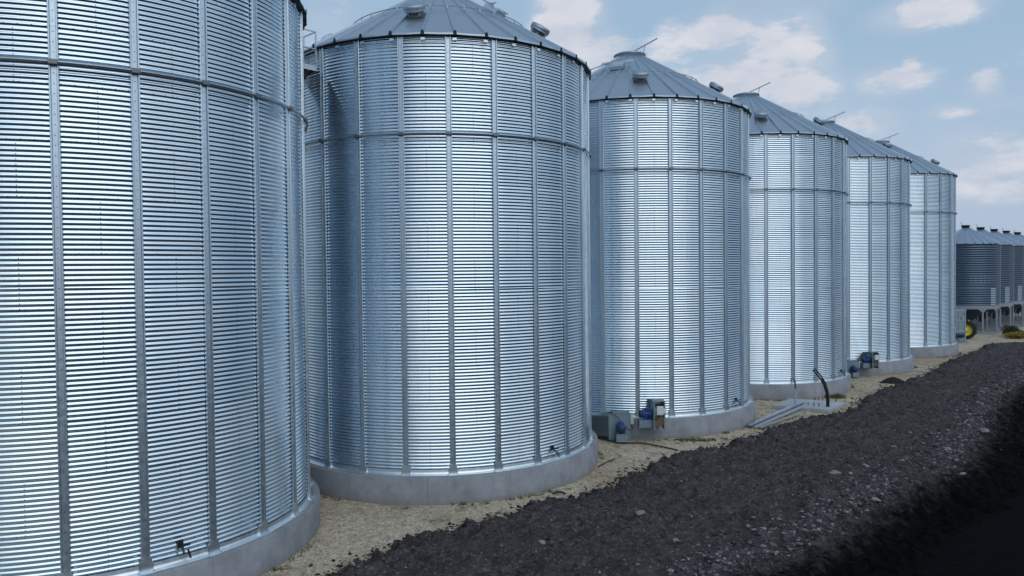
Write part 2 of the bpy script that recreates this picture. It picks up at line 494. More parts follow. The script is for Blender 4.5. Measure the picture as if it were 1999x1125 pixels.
def roofbr_mesh():
    m = MB()
    for k in range(36):
        T = Matrix.Rotation(2 * math.pi * k / 36, 4, 'Z')
        m.box((0, -RM, rz_(RM) + .115), (.035, .05, .11), M=T)
    return m.mesh('ring_brackets', M_white)
ME_rring = join_np('roof_ring', [ME_rring, roofbr_mesh()], True)
def vent_meshes():
    n = MB(); n.lathe([(.30, -.06), (.24, .04), (.24, .20)], 24)
    n.box((0, 0, .0), (.62, .62, .03))
    h = MB(); h.lathe([(.20, .20), (.355, .17), (.355, .20), (.34, .21), (.355, .23), (.355, .33), (.32, .37), (.0, .40)], 28)
    for q in range(6):
        c, s_ = math.cos(q * math.pi / 3), math.sin(q * math.pi / 3); n.box((c * .27, s_ * .27, .12), (.03, .03, .12))
    return n.mesh('vent_neck', M_bolt), h.mesh('vent_hood', M_vent)
ME_vn, ME_vh = vent_meshes()
def found_mesh():
    m = MB(); R = 5.77
    m.lathe([(R, -.5), (R, BASE - .03), (R - .02, BASE - .006), (R - .04, BASE), (RS - .3, BASE)], 128)
    return m.mesh('foundation', M_conc)
ME_found = found_mesh()
def flash_mesh():
    m = MB()
    m.lathe([(RS + .115, .004), (RS + .115, .012), (RS + .03, .018), (RS + .022, .10), (RS + .014, .17)], 144)
    return m.mesh('base_flashing', M_base)
ME_flash = flash_mesh()
def ladder_mesh():
    m = MB()
    for sx in (-.2, .2):
        m.tube([(sx, -(RE + .05), ZE + .22), (sx, -(RC + .3), rz_(RC + .3) + .22)], .018, 6)
    n = 15
    for k in range(n):
        r = RE - .1 - (RE - RC - .5) * k / (n - 1)
        m.box((0, -r, rz_(r) + .26), (.46, .17, .03), rot=Matrix.Rotation(0, 4, 'X'))
        m.box((-.2, -r, rz_(r) + .12), (.02, .02, .24)); m.box((.2, -r, rz_(r) + .12), (.02, .02, .24))
    return m.mesh('roof_stair', M_rail)
ME_lad = ladder_mesh()
def hatch_mesh():
    m = MB(); r = 2.35; z = rz_(r)
    tilt = Matrix.Rotation(math.atan(SL), 4, 'X')
    T = Matrix.Translation((0, -r, z + .07)) @ tilt
    m.box((0, 0, .05), (.62, .62, .18), M=T, bev=.02)
    for sx in (-.52, .55): m.box((sx, .05, .18), (.42, .30, .06), M=T, bev=.025)
    return m.mesh('roof_hatch', M_base)
ME_hatch = hatch_mesh()
def hbar_mesh():
    m = MB(); r = 2.35; z = rz_(r)
    m.tube([(-1.15, -r - .45, z - .05), (.35, -r + .1, z + .52)], .024, 6)
    m.tube([(-.2, -r - .1, z + .05), (-.22, -r - .1, z + .30)], .02, 6)
    return m.mesh('hatch_bar', M_pipe)
ME_hbar = hbar_mesh()
def tap_mesh():
    m = MB()
    m.box((0, -(RS + .025), .44), (.13, .04, .16), bev=.01)
    m.tube([(0, -RS, .36), (0, -(RS + .16), .36), (.02, -(RS + .19), .24)], .022, 8)
    m.box((.06, -(RS + .15), .42), (.20, .03, .04)); m.tube([(.12, -(RS + .14), .30), (.16, -(RS + .17), .12)], .022, 6)
    return m.mesh('drain_tap', M_black)
ME_tap = tap_mesh()
def rod_mesh():
    m = MB(); m.tube([(0, -(RS + .13), .02), (0, -(RS + .13), .07)], .02, 6)
    return m

LAB = ['nearest and largest corrugated silo, cut off by the left edge of the photo',
       'second silo from the left, wall fully in view, roof peak cut off',
       'third silo from the left, two fans with blue motors at its foot',
       'fourth silo from the left, behind the concrete pad with black hoses',
       'fifth silo from the left, with a cluster of dark fans low at its left side',
       'sixth and farthest tall silo, next to the tractor and the small hopper bins']
TAP = [.793, .783, .817, .857, None, None]
silos = []
for i in range(6):
    root = empty('grain_silo', (*CEN[i], 0))
    tag(root, LAB[i], 'silo', 'tall galvanised grain silos in a row')
    link('foundation', ME_found, root)
    up = (0, 0, BASE)
    w = link('wall', ME_wall, root, up)
    w.rotation_euler = (0, 0, PH[i])
    link('base_flashing', ME_flash, root, up)
    rg = link('wind_ring', ME_ring, root, up)
    for k in range(NB):
        a = PH[i] + k * 2 * math.pi / NB
        s = link('stiffener', ME_stiff, root, up, a)
        link('base_shoe', ME_foot, s)
        link('ring_clamp', ME_clamp, rg, None, a)
    rf = link('roof', ME_roof, root, up, R_(RP[i]))
    link('eave_closure_and_shade', ME_eave, rf); link('roof_cap', ME_cap, rf)
    link('lid_lever', ME_lever, rf, None, -R_(RP[i]))
    link('roof_ring', ME_rring, rf)
    link('roof_stair', ME_lad, rf, None, R_([232, -128, -145, 232, 232, 232][i]))
    if i in (1, 2):
        hx = link('roof_hatch', ME_hatch, rf, None, R_([0, 62, -24][i])); link
        hb_ = link('hatch_bar', ME_hbar, rf, None, R_([0, 62, -24][i]))
    for q in range(5):
        a = R_(-6 + 71 * q) if i != 2 else R_(-2.5 + 71 * q)
        if i == 4 and q == 0: continue
        x, y = on(a, 3.95)
        v = bpy.data.objects.new('roof_vent', ME_vh); COL.objects.link(v); v.parent = root
        v.matrix_local = Matrix.Translation((x, y, rz_(3.95) + BASE + .02)) @ Matrix.Rotation(a, 4, 'Z') @ Matrix.Rotation(math.atan(SL), 4, 'X')
        link('vent_neck', ME_vn, v)
    if TAP[i]: link('drain_tap', ME_tap, root, up, TAP[i])
    silos.append(root)

# service platform on the back of the first silo
pf = MB(); T = Matrix.Rotation(R_(136), 4, 'Z'); zf = 13.6
pf.box((0, -6.0, zf), (1.5, .95, .05), M=T); pf.box((0, -6.46, zf - .06), (1.5, .03, .16), M=T)
pf.box((-.74, -6.0, zf - .06), (.03, .9, .16), M=T); pf.box((.74, -6.0, zf - .06), (.03, .9, .16), M=T)
plat = pf.build('platform_deck', M_rail, silos[0])
ra = MB()
for x in (-.73, 0, .73): ra.box((x, -6.46, zf + .55), (.05, .05, 1.1), M=T)
ra.box((-.73, -5.6, zf + .55), (.05, .05, 1.1), M=T); ra.box((.73, -5.6, zf + .55), (.05, .05, 1.1), M=T)
for z in (.55, 1.1):
    ra.tube([(-.73, -6.46, zf + z), (.73, -6.46, zf + z)], .022, 6, M=T)
    for x in (-.73, .73): ra.tube([(x, -5.52, zf + z), (x, -6.46, zf + z)], .022, 6, M=T)
ra.build('railing', M_rail, plat)
un = MB(); un.box((0, -5.85, zf - .22), (1.35, .6, .36), M=T); un.tube([(-.6, -6.4, zf - .1), (-.6, -5.52, zf - .9)], .025, 6, M=T); un.tube([(.6, -6.4, zf - .1), (.6, -5.52, zf - .9)], .025, 6, M=T)
un.build('bracket', M_dark, plat)

# ------------------------------------------------------------------ aeration fans
def fan(loc, rz, label, duct=None, z=0.0, legs=False, sc_=1.0):
    root = empty('aeration_fan', (loc[0], loc[1], z), rz); root.scale = (sc_, sc_, sc_)
    tag(root, label, 'fan', 'aeration fans at the foot of the silos')
    h = MB()
    for x in (0.0, .42):
        h.box((x, 0, .56), (.022, .90, 1.12))
        for sy in (-.44, .44): h.box((x, sy, .56), (.06, .03, 1.12))
        for sz in (.03, 1.10): h.box((x, 0, sz), (.06, .88, .03))
    h.build('side_plates', M_fan, root)
    sc = MB(); poly = []
    for k in range(22):
        q = -math.pi / 2 - 2 * math.pi * k / 24; rr = .34 + .11 * k / 24
        poly.append((rr * math.cos(q), .56 + rr * math.sin(q)))
    sc.prism(poly, .37, 'x', .025)
    sc.box((.21, .25, .82), (.37, .42, .40)); sc.box((.21, -.02, 1.135), (.50, .62, .03))
    sc.build('scroll_housing', M_fan, root)
    sh = MB(); sh.box((-.30, -.02, .355), (.56, .46, .025)); sh.box((-.30, -.24, .20), (.56, .02, .30)); sh.box((-.56, -.02, .20), (.02, .42, .30)); sh.box((-.30, .20, .20), (.56, .02, .30))
    sh.box((-.3, -.02, .06), (.60, .5, .02))
    sh.build('motor_stand', M_fan, root)
    mo = MB(); Rm = Matrix.Translation((0, -.02, .575)) @ Matrix.Rotation(-math.pi / 2, 4, 'Y')
    mo.lathe([(.02, .02), (.15, .02), (.175, .05), (.175, .10), (.165, .11), (.165, .36), (.18, .37), (.18, .42), (.12, .45)], 28, M=Rm)
    for k in range(18):
        q = 2 * math.pi * k / 18
        mo.box((.172 * math.cos(q), .172 * math.sin(q), .235), (.03, .008, .24), rot=Matrix.Rotation(q, 4, 'Z') , M=Rm)
    mo.box((-.22, -.02, .78), (.16, .14, .09), bev=.01)
    mo.box((-.14, -.02, .40), (.08, .34, .06)); mo.box((-.32, -.02, .40), (.08, .34, .06))
    m_ = mo.build('motor', M_blue, root)
    mc = MB(); mc.lathe([(.135, .44), (.165, .455), (.165, .53), (.13, .555), (.0, .56)], 28, M=Rm); mc.build('motor_cover', M_bluedark, m_)
    jb = MB(); jb.box((.22, -.53, .80), (.26, .14, .34), bev=.012); jb.build('junction_box', M_white, root)
    jl = MB(); jl.box((.40, -.52, .78), (.10, .12, .18), bev=.01); jl.build('isolator_switch', M_white, root)
    pa = MB(); pa.box((.21, -.40, .34), (.36, .03, .36)); pa.build('inlet_panel', M_rust, root)
    cb = MB(); cb.tube([(.2, -.5, .62), (.1, -.56, .45), (-.05, -.42, .42), (-.2, -.2, .60), (-.22, -.1, .76)], .014, 6)
    cb.tube([(-.22, .0, .82), (-.26, .1, 1.0), (-.1, .3, 1.1), (.1, .42, 1.14)], .012, 6)
    cb.build('power_cable', M_black, root)
    if legs:
        lg = MB()
        for x, y in ((0, -.40), (0, .40), (.42, -.40), (.42, .40)): lg.box((x, y, -z / 2 + .0), (.04, .04, z))
        lg.box((.21, .40, -.03), (.44, .04, .05)) ; lg.build('support_legs', M_fan, root)
    if duct:
        A, B = duct
        du = MB(); du.loft(A, B); o = du.build('transition_duct', M_fan, root)
        o.parent = root; o.matrix_parent_inverse = Matrix.Identity(4)
    return root

def fan_pair(i, a1, r1, a2, r2, l1, l2, q=1.0):
    cx, cy = CEN[i]
    # lower unit: motor towards the viewer, blowing left into its duct
    x, y = on(a1, r1); th = math.pi / 2
    L = Vector((cx + x, cy + y, 0))
    inv = (Matrix.Translation(L) @ Matrix.Rotation(th, 4, 'Z')).inverted()
    ex = L + Vector((-.46, .21, 0))
    A = [inv @ (ex + Vector((0, -.19, .62))), inv @ (ex + Vector((0, .18, .62))), inv @ (ex + Vector((0, .18, 1.02))), inv @ (ex + Vector((0, -.19, 1.02)))]
    b = a1 - .26
    W = []
    for (da, zz) in ((-.09, .12), (.09, .12), (.09, .72), (-.09, .72)):
        px, py = on(b + da, 5.70); W.append(inv @ Vector((cx + px, cy + py, zz)))
    W = [W[0], W[1], W[2], W[3]]
    A = [inv @ (ex + Vector((.02, -.19, .15))), inv @ (ex + Vector((.02, .18, .15))), inv @ (ex + Vector((.02, .18, 1.02))), inv @ (ex + Vector((.02, -.19, 1.02)))]
    W = []
    for (da, zz) in ((-.10, .02), (.10, .02), (.10, .74), (-.10, .74)):
        px, py = on(b + da, 5.80); W.append(inv @ Vector((cx + px, cy + py, zz)))
    fan((L.x, L.y), th, l1, duct=(A, W), sc_=q)
    # raised unit: motor to the left, blowing straight into the wall
    x, y = on(a2, r2); th = a2
    A = [(.03, .45, .62), (.39, .45, .62), (.39, .45, 1.02), (.03, .45, 1.02)]
    dd = r2 - RS - .02
    W = [(-.1, dd, .30), (.52, dd, .30), (.52, dd, 1.02), (-.1, dd, 1.02)]
    fan((cx + x, cy + y), th, l2, duct=(A, W), z=.55, sc_=q)
fan_pair(2, -.238, 6.27, -.025, 6.30, 'fan with round blue motor facing out, on gravel between second and third silo',
         'raised fan with blue motor pointing left, against the front of the third silo')
fan_pair(4, -.12, 6.35, .055, 6.30, 'dark fan standing on the gravel at the left foot of the fifth silo',
         'raised dark fan with pale box against the wall of the fifth silo', .9)

# tall galvanised cabinet with a blue motor beyond the sixth silo
tc = empty('elevator_cabinet', (41.05, 70.2, 0), R_(-8)); tag(tc, 'tall narrow grey steel cabinet with blue motor beside the tractor wheel', 'cabinet')
c = MB(); c.box((.1, 0, 1.55), (1.05, .8, 2.9), bev=.02); c.box((.1, 0, .05), (1.3, 1.0, .10)); c.build('casing', M_fan, tc)
c = MB()
for x in (-.38, .1, .6): c.box((x, -.42, 1.5), (.05, .05, 2.9))
for z in (1.0, 2.0, 2.9): c.box((.1, -.42, z), (1.05, .04, .05))
c.build('frame', M_stiff, tc)
c = MB(); c.tube([(-.35, -.6, .66), (.40, -.6, .66)], .17, 20); c.box((0, -.62, .45), (.6, .4, .12)); c.build('motor', M_bluedark, tc)
c = MB(); c.box((.35, -.47, 2.2), (.22, .10, .25)); c.build('junction_box', M_pipe, tc)

# ------------------------------------------------------------------ ground, gravel, soil
edge = [(-14, 8.2), (-3, 7.6), (1.53, 7.13), (2.42, 6.91), (3.37, 6.72), (4.5, 6.4), (5.42, 6.47), (6.31, 6.66), (7.17, 6.52), (7.69, 6.79), (8.59, 6.81), (9.83, 6.77), (11.01, 7.18), (12.6, 7.34), (13.69, 7.15), (15.72, 6.8), (17.13, 6.75), (18.77, 6.84), (19.57, 7.37), (21.28, 7.22), (23.5, 7.46), (24.95, 7.24), (27.08, 7.47), (29.54, 7.9), (32.75, 7.68), (36.26, 7.49), (40.3, 7.27), (44.47, 7.45), (50.97, 6.9), (58.31, 6.38), (62.85, 6.39), (69.83, 6.0), (73.64, 7.93), (78, 9.5), (90, 11.5), (120, 13)]
blk = [(-14, 14.4), (6.99, 14.16), (9.43, 13.95), (11.52, 14.39), (12.9, 14.61), (14.1, 14.5), (17.12, 14.52), (19.72, 14.63), (23.01, 15.02), (26.23, 14.69), (30.64, 14.1), (36.37, 13.43), (41.7, 12.9), (50.31, 12.6), (120, 13.5)]
ex, ey = np.array(edge).T; bx_, by_ = np.array(blk).T
def te(s): return np.interp(s, ex, ey) + .5 * np.exp(-((s - 31.6) / 2.0) ** 2)
def tb(s): return np.interp(s, bx_, by_)
def soil_h(s, t, near=True):
    n1 = fbm(s * .9, t * .9, 4, 3); n2 = fbm(s * 3.3, t * 3.3, 4, 11); n3 = fbm(s * 9, t * 9, 2, 23)
    d = t - te(s) + (n2 - .5) * .75 + (n1 - .5) * .5
    up = np.clip(d / .34, 0, 1); up = up * up * (3 - 2 * up)
    lip = np.exp(-((d - .25) / .28) ** 2)
    h = up * (-.03 + (.18 * n1 + .40 * n2 - .10) * (.35 + .65 * np.clip(d / 1.1, 0, 1)) + .17 * n3 + .02 * lip) - .07 * (1 - up)
    e = t - tb(s) + (n1 - .5) * 1.2
    dn = np.clip((e + 1.0) / 4.2, 0, 1); dn = dn * dn * (3 - 2 * dn)
    return h - 1.3 * dn
def build_ground():
    # wide field sheet out to the horizon
    rr = np.array([0, 20, 60, 150, 400, 1000, 2500, 6000.]); na = 48
    a = np.arange(na) / na * 2 * np.pi
    V = np.stack([20 + rr[:, None] * np.cos(a), 40 + rr[:, None] * np.sin(a), np.full((len(rr), na), -.62)], -1).reshape(-1, 3)
    o = link('field', np_mesh('field', V, grid_faces(len(rr), na, True), M_field)); tag(o, kind='structure')
    # gravel yard
    s = np.concatenate([np.arange(-60, -14, 2.), np.arange(-14, 40, .2), np.arange(40, 90, .5), np.arange(90, 171, 3.)])
    t = np.concatenate([np.arange(-60, -8, 3.), np.arange(-8, 5, .4), np.arange(5, 10, .2)])
    w = 1
    S, T_ = np.meshgrid(s, t, indexing='ij')
    # far end of the yard opens out past the silos
    tt = np.where(T_ > 5, 5 + (T_ - 5) * (1 + np.clip((S - 70) / 12, 0, 5)), T_)
    z = (fbm(S * 1.2, tt * 1.2, 4, 5) - .5) * .07 + (fbm(S * .25, tt * .25, 3, 9) - .5) * .06
    z = z - .03
    z[:, 0] -= .7; z[:, -1] -= .7; z[0] -= .7; z[-1] -= .7
    X = P0[0] + EV[0] * S + NV[0] * tt; Y = P0[1] + EV[1] * S + NV[1] * tt
    o = link('gravel_yard', np_mesh('gravel_yard', np.stack([X, Y, z], -1).reshape(-1, 3), grid_faces(*S.shape), M_gravel)); tag(o, kind='structure')
    # dark soil strip
    s = np.concatenate([np.arange(-14, -3, .3), np.arange(-3, 26, .075), np.arange(26, 50, .14), np.arange(50, 121, .3)])
    t = np.arange(-1.2, 11.5, .085)
    S, T0 = np.meshgrid(s, t, indexing='ij'); T_ = te(S) + T0
    z = soil_h(S, T_)
    X = P0[0] + EV[0] * S + NV[0] * T_; Y = P0[1] + EV[1] * S + NV[1] * T_
    o = link('soil_bank', np_mesh('soil_bank', np.stack([X, Y, z], -1).reshape(-1, 3), grid_faces(*S.shape), M_soil)); tag(o, kind='structure')
    at = o.data.attributes.new('black_earth', 'FLOAT', 'POINT'); at.data.foreach_set('value', np.clip((T_ - tb(S) + 1.0) / 2.0, 0, 1).astype(np.float32).ravel())
build_ground()

ICO_V = []; ph_ = (1 + 5 ** .5) / 2
for a, b in ((1, ph_), (-1, ph_), (1, -ph_), (-1, -ph_)): ICO_V += [(0, a, b), (a, b, 0), (b, 0, a)]
bm = bmesh.new(); bmesh.ops.create_icosphere(bm, subdivisions=1, radius=1); bm.verts.index_update()
ICO_V = np.array([v.co[:] for v in bm.verts]); ICO_F = np.array([[v.index for v in f.verts] for f in bm.faces]); bm.free()
def stones(name, S, T_, size, mat, sink=.25, flat=.65, z0=None):
    n = len(S); k = len(ICO_V)
    X = P0[0] + EV[0] * S + NV[0] * T_; Y = P0[1] + EV[1] * S + NV[1] * T_
    Z = np.maximum(soil_h(S, T_), (fbm(S * 1.2, T_ * 1.2, 4, 5) - .5) * .07 + (fbm(S * .25, T_ * .25, 3, 9) - .5) * .06 - .03 - 9 * (T_ > te(S) + 1.5)) if z0 is None else z0
    V = ICO_V[None] * (1 + (RNG.random((n, k, 1)) - .5) * .6)
    sc = size[:, None] * np.stack([.7 + .7 * RNG.random(n), .7 + .6 * RNG.random(n), flat * (.6 + .6 * RNG.random(n))], -1)
    V = V * sc[:, None, :]
    a = RNG.random(n) * 6.283; ca, sa = np.cos(a)[:, None], np.sin(a)[:, None]
    V = np.stack([V[..., 0] * ca - V[..., 1] * sa, V[..., 0] * sa + V[..., 1] * ca, V[..., 2]], -1)
    V = V + np.stack([X, Y, Z + size * flat * (.5 - sink)], -1)[:, None]
    F = (ICO_F[None] + (np.arange(n) * k)[:, None, None]).reshape(-1, 3)
    return link(name, np_mesh(name, V.reshape(-1, 3), F, mat, False))
def srand(n, s0, s1, p=1.6): return s0 + (s1 - s0) * RNG.random(n) ** p
# loose gravel pebbles
n = 26000; S = srand(n, -3, 60, 1.9); T_ = te(S) - .1 - RNG.random(n) ** .8 * 7.5
ok = np.ones(n, bool)
for i in range(6):
    x = P0[0] + EV[0] * S + NV[0] * T_ - CEN[i][0]; y = P0[1] + EV[1] * S + NV[1] * T_ - CEN[i][1]; ok &= np.hypot(x, y) > 5.8
S, T_ = S[ok], T_[ok]; n = len(S)
gz = (fbm(S * 1.2, T_ * 1.2, 4, 5) - .5) * .07 + (fbm(S * .25, T_ * .25, 3, 9) - .5) * .06 - .03
tag(stones('loose_gravel', S, T_, .012 + .026 * RNG.random(n) ** 2.5, M_peb, .3, .7, gz), 'loose pale limestone pebbles over the yard', 'gravel', kind='stuff')
n = 16000; S = srand(n, -3, 70, 1.7); T_ = te(S) + RNG.random(n) ** 1.0 * 8.2 - .3
tag(stones('soil_clods', S, T_, 0.010 + .038 * RNG.random(n) ** 5, M_clod), 'dark crumbly clods over the soil strip', 'soil clods', kind='stuff')
n = 7000; S = srand(n, -2, 70, 1.5); T_ = te(S) + RNG.normal(.05, .32, n)
tag(stones('edge_clods', S, T_, .012 + .06 * RNG.random(n) ** 4, M_clod), 'larger dark clods along the edge of the gravel', 'soil clods', kind='stuff')
n = 9000; S = srand(n, -2, 62, 1.3); T_ = tb(S) - .55 - np.abs(RNG.normal(0, .75, n)) + .6 * RNG.random(n)
sz = .014 + .065 * RNG.random(n) ** 3.4
tag(stones('rubble', S, T_, sz, M_rub), 'grey stones washed out along the lower side of the dark soil', 'rubble', kind='stuff')
n = 5200; S = srand(n, -2, 62, 1.4); T_ = te(S) + .1 + RNG.random(n) * 7
tag(stones('scattered_stones', S, T_, .012 + .028 * RNG.random(n) ** 3, M_rub), 'small pale stones scattered over the dark soil', 'stones', kind='stuff')

def inv_st(x, y):
    d = np.array([x, y]) - P0; return float(d @ EV), float(d @ NV)
def gh(x, y):
    s, t = inv_st(x, y)
    return float(max(soil_h(np.array([s]), np.array([t]))[0], (fbm(np.array([s * 1.2]), np.array([t * 1.2]), 4, 5)[0] - .5) * .07 - .03))
rocks = [((3.50, 20.97), .17, 'flat grey slab of rock lying alone on the dark soil, left of centre'),
         ((.61, 18.83), .15, 'pale broken rock at the bottom edge, left one of two close together'),
         ((1.61, 18.98), .13, 'pale broken rock at the bottom edge, right one of two close together'),
         ((4.08, 19.08), .14, 'pale low rock near the bottom edge, beside the lower stone band'),
         ((10.64, 22.39), .17, 'round light grey boulder at the lower edge of the stone band'),
         ((14.25, 28.37), .16, 'white-topped stone at the right of the stone band'),
         ((12.0, 25.8), .13, 'light stone on the middle of the stony slope'),
         ((9.75, 21.75), .12, 'small pale stone just above the black field, below the round boulder'),
         ((10.58, 24.91), .22, 'long flat pale rock sunk in the soil above the stone band'),
         ((13.8, 25.09), .15, 'bright angular stone lying next to the black field'),
         ((15.25, 25.67), .14, 'cream coloured stone on the very edge of the black field'),
         ((19.84, 31.96), .22, 'broad light rock high up at the right end of the stone band'),
         ((16.13, 28.13), .15, 'grey oval stone up the stony slope at right')]
def rock(loc, s, label, name='rock', mat=None, flat=.55):
    bm = bmesh.new(); bmesh.ops.create_icosphere(bm, subdivisions=3, radius=1)
    o1 = random.random() * 50
    from mathutils import noise
    for v in bm.verts:
        k = 1 + .38 * noise.noise(v.co * 1.3 + Vector((o1, 0, 0))) + .16 * noise.noise(v.co * 3.4 + Vector((0, o1, 0)))
        v.co = Vector((v.co.x * s * k * 1.25, v.co.y * s * k * .9, max(v.co.z, -.5) * s * k * flat))
    me = bpy.data.meshes.new(name); bm.to_mesh(me); bm.free(); me.materials.append(mat or M_rock)
    me.polygons.foreach_set('use_smooth', [True] * len(me.polygons))
    o = link(name, me, None, (loc[0], loc[1], gh(*loc) + .02 * s), random.random() * 6.28)
    return tag(o, label, 'rock', 'stones lying on the soil')
for p, s, l in rocks: rock(p, s * .85, l)
o = rock((4.14, 28.81), .20, 'x', 'stone_slab', simple('white_stone', (.36, .37, .36), .8), .3)
o['label'] = 'pale flat stone on the gravel in front of the third silo'
o = rock((-4.9, 17.9), .30, 'x', 'rock', simple('dark_rock', (.11, .11, .13), .85, 0, .3, 9, .6), .8); o['label'] = 'big rounded dark grey rock where soil meets gravel at the bottom edge'
o.location.x, o.location.y = SW(2.15, 6.95)

# heap of black earth
def heap():
    nr, na = 14, 40; V = []
    for i in range(nr):
        r = i / (nr - 1)
        for j in range(na):
            a = 2 * math.pi * j / na; k = 1 + .3 * (vnoise(np.array([math.cos(a) * 2 + 5]), np.array([math.sin(a) * 2 + 5]), 4)[0] - .5)
            x = r * k * .85 * math.cos(a); y = r * k * .55 * math.sin(a)
            z = .30 * max(0, 1 - r * r) ** 1.3 + (vnoise(np.array([x * 6 + 30]), np.array([y * 6 + 30]), 8)[0] - .5) * .09 * (1 - r * .6)
            V.append((x, y, z - .03 * r))
    me = np_mesh('soil_heap', np.array(V), grid_faces(nr, na, True), simple('black_earth', (.007, .007, .008), .95, 0, .4, 12, .8))
    o = link('soil_heap', me, None, (23.0, 46.0, 0)); tag(o, 'small heap of black earth on the edge of the gravel', 'soil heap')
heap()

# ------------------------------------------------------------------ weeds
def tufts(name, pts, mat, h=.12, blades=14, spread=.1):
    V = []; F = []
    for (x, y, sc) in pts:
        z = gh(x, y) - .01
        for b in range(blades):
            a = random.random() * 6.28; r = random.random() * spread * sc; hh = h * sc * (.5 + random.random()); l = .5 * hh
            px, py = x + r * math.cos(a), y + r * math.sin(a); q = random.random() * 6.28; w = .012 * sc + .004
            k = len(V)
            V += [(px - w * math.sin(q), py + w * math.cos(q), z), (px + w * math.sin(q), py - w * math.cos(q), z), (px + l * math.cos(a), py + l * math.sin(a), z + hh)]
            F.append((k, k + 1, k + 2))
    return link(name, np_mesh(name, np.array(V), np.array(F), mat, False))
pts = []
for i in range(6):
    for _ in range(90):
        a = random.uniform(-.6, 1.7); r = 5.84 + abs(random.gauss(0, .10)); x, y = on(a, r)
        if vnoise(np.array([a * 3 + i * 7]), np.array([i * 3.3]), 2)[0] > .5: pts.append((CEN[i][0] + x, CEN[i][1] + y, random.uniform(.3, .9)))
for _ in range(230):
    s = random.uniform(0, 45); t = float(te(s)) - random.uniform(.3, 3.2); x, y = SW(s, t)
    if min(math.hypot(x - c[0], y - c[1]) for c in CEN) > 6: pts.append((x, y, random.uniform(.2, .6)))
for _ in range(90):
    pts.append((17.2 + random.gauss(0, .45), 41.2 + random.gauss(0, .25), random.uniform(.6, 1.4)))
for _ in range(60):
    pts.append((7.4 + random.gauss(0, .6), 31.15 + random.gauss(0, .12), random.uniform(.4, .9)))
tag(tufts('weeds', pts, M_grass), 'low green weeds at the foot of the silos and in the gravel', 'weeds', kind='stuff')
pts = []
for _ in range(420):
    s = random.uniform(-1, 60); t = float(te(s)) + random.uniform(.3, 7); x, y = SW(s, t); pts.append((x, y, random.uniform(.2, .55)))
tag(tufts('dry_weeds', pts, leafmat('dry_weed', (.03, .035, .02), (.09, .085, .06)), .10, 9, .12), 'thin dry weeds on the dark soil', 'weeds', kind='stuff')

# ------------------------------------------------------------------ concrete pad and things on it
pd = empty('concrete_pad', (15.0, 38.2, 0)); tag(pd, 'light concrete slab with anchor bolts in front of the fourth silo', 'concrete slab')
cor = [(12.99, 37.97), (14.53, 39.85), (17.0, 38.62), (15.27, 36.59)]
m = MB(); m.prism([(x - 15.0, y - 38.2) for x, y in cor[::-1]], .40, 'z', -.25)
slab = m.mesh('slab', M_pad)
bm = bmesh.new(); bm.from_mesh(slab); bmesh.ops.bevel(bm, geom=[e for e in bm.edges], offset=.015, segments=2, affect='EDGES'); bm.to_mesh(slab); bm.free()
link('slab', slab, pd)
for (x, y) in [(15.67, 39.30), (15.82, 39.24), (15.98, 39.15), (16.2, 39.0), (16.5, 38.75), (14.69, 37.75), (14.93, 37.62), (15.13, 37.50)]:
    m = MB(); m.tube([(0, 0, .15), (0, 0, .33)], .022, 6); m.box((0, 0, .19), (.06, .06, .04)); m.build('anchor_bolt', M_bolt, pd, (x - 15.0, y - 38.2, 0))
cp = empty('conduit_pipe', (14.22, 38.19, .15)); tag(cp, 'thin upright grey pipe with a black tube out of its top, on the slab', 'pipe')
m = MB(); m.tube([(0, 0, 0), (0, 0, .78)], .045, 12); m.build('pipe', M_pipe, cp)
m = MB(); m.tube([(0, 0, .76), (0, 0, .95), (-.03, 0, 1.12), (-.09, 0, 1.27), (-.14, .0, 1.36)], [.034, .034, .034, .032, .02], 8); m.build('tube', M_black, cp)
hs = empty('hose_bundle', (15.53, 37.40, .15)); tag(hs, 'three curved black hoses rising out of the slab', 'hoses')
for k in range(3):
    dx, dy = [(-.05, 0), (.06, .02), (.0, -.06)][k]; e = [1.0, 1.04, .93][k]
    P = [(0, 0, 0), (.0, 0, .35), (-.04, 0, .72), (-.16, 0, 1.10), (-.34, 0, 1.42), (-.56, 0, 1.68), (-.70, 0, 1.83)]
    P = [(x * e + dx, y + dy, z * e) for x, y, z in P]
    m = MB(); m.tube(P, .038, 8); m.build('hose', M_black, hs)

# steel profiles on the ground
def beam(name, a, b, w, h, label, mat, za=.05, zb=.17):
    A = Vector((a[0], a[1], za)); B = Vector((b[0], b[1], zb)); L = (B - A).length
    d = (B - A).normalized(); yaw = math.atan2(d.y, d.x); pit = -math.asin(d.z)
    m = MB(); t = .008
    m.box((L / 2, 0, h), (L, w, t)); m.box((L / 2, -w / 2, h / 2), (L, t, h)); m.box((L / 2, w / 2, h / 2), (L, t, h)); m.box((L / 2, 0, h + .018), (L * .995, w * .35, .025))
    for q in range(int(L / .5)): m.box((.25 + q * .5, w * .36, h + .01), (.03, .03, .02))
    o = m.build(name, mat, None, tuple(A)); o.rotation_euler = (0, pit, yaw)
    return tag(o, label, 'steel profile', 'steel profiles lying by the slab')
beam('steel_profile', (10.35, 33.35), (14.62, 38.20), .22, .08, 'widest galvanised steel profile leaning from gravel onto the slab', M_stiff, .03, .20)
beam('steel_profile', (10.55, 33.15), (14.75, 37.90), .12, .06, 'narrow steel profile lying along the front side of the wide one', M_pipe, .02, .17)
beam('steel_profile', (10.75, 33.05), (13.7, 36.15), .08, .05, 'shortest thin steel profile on the gravel, nearest the viewer', M_base, .02, .04)

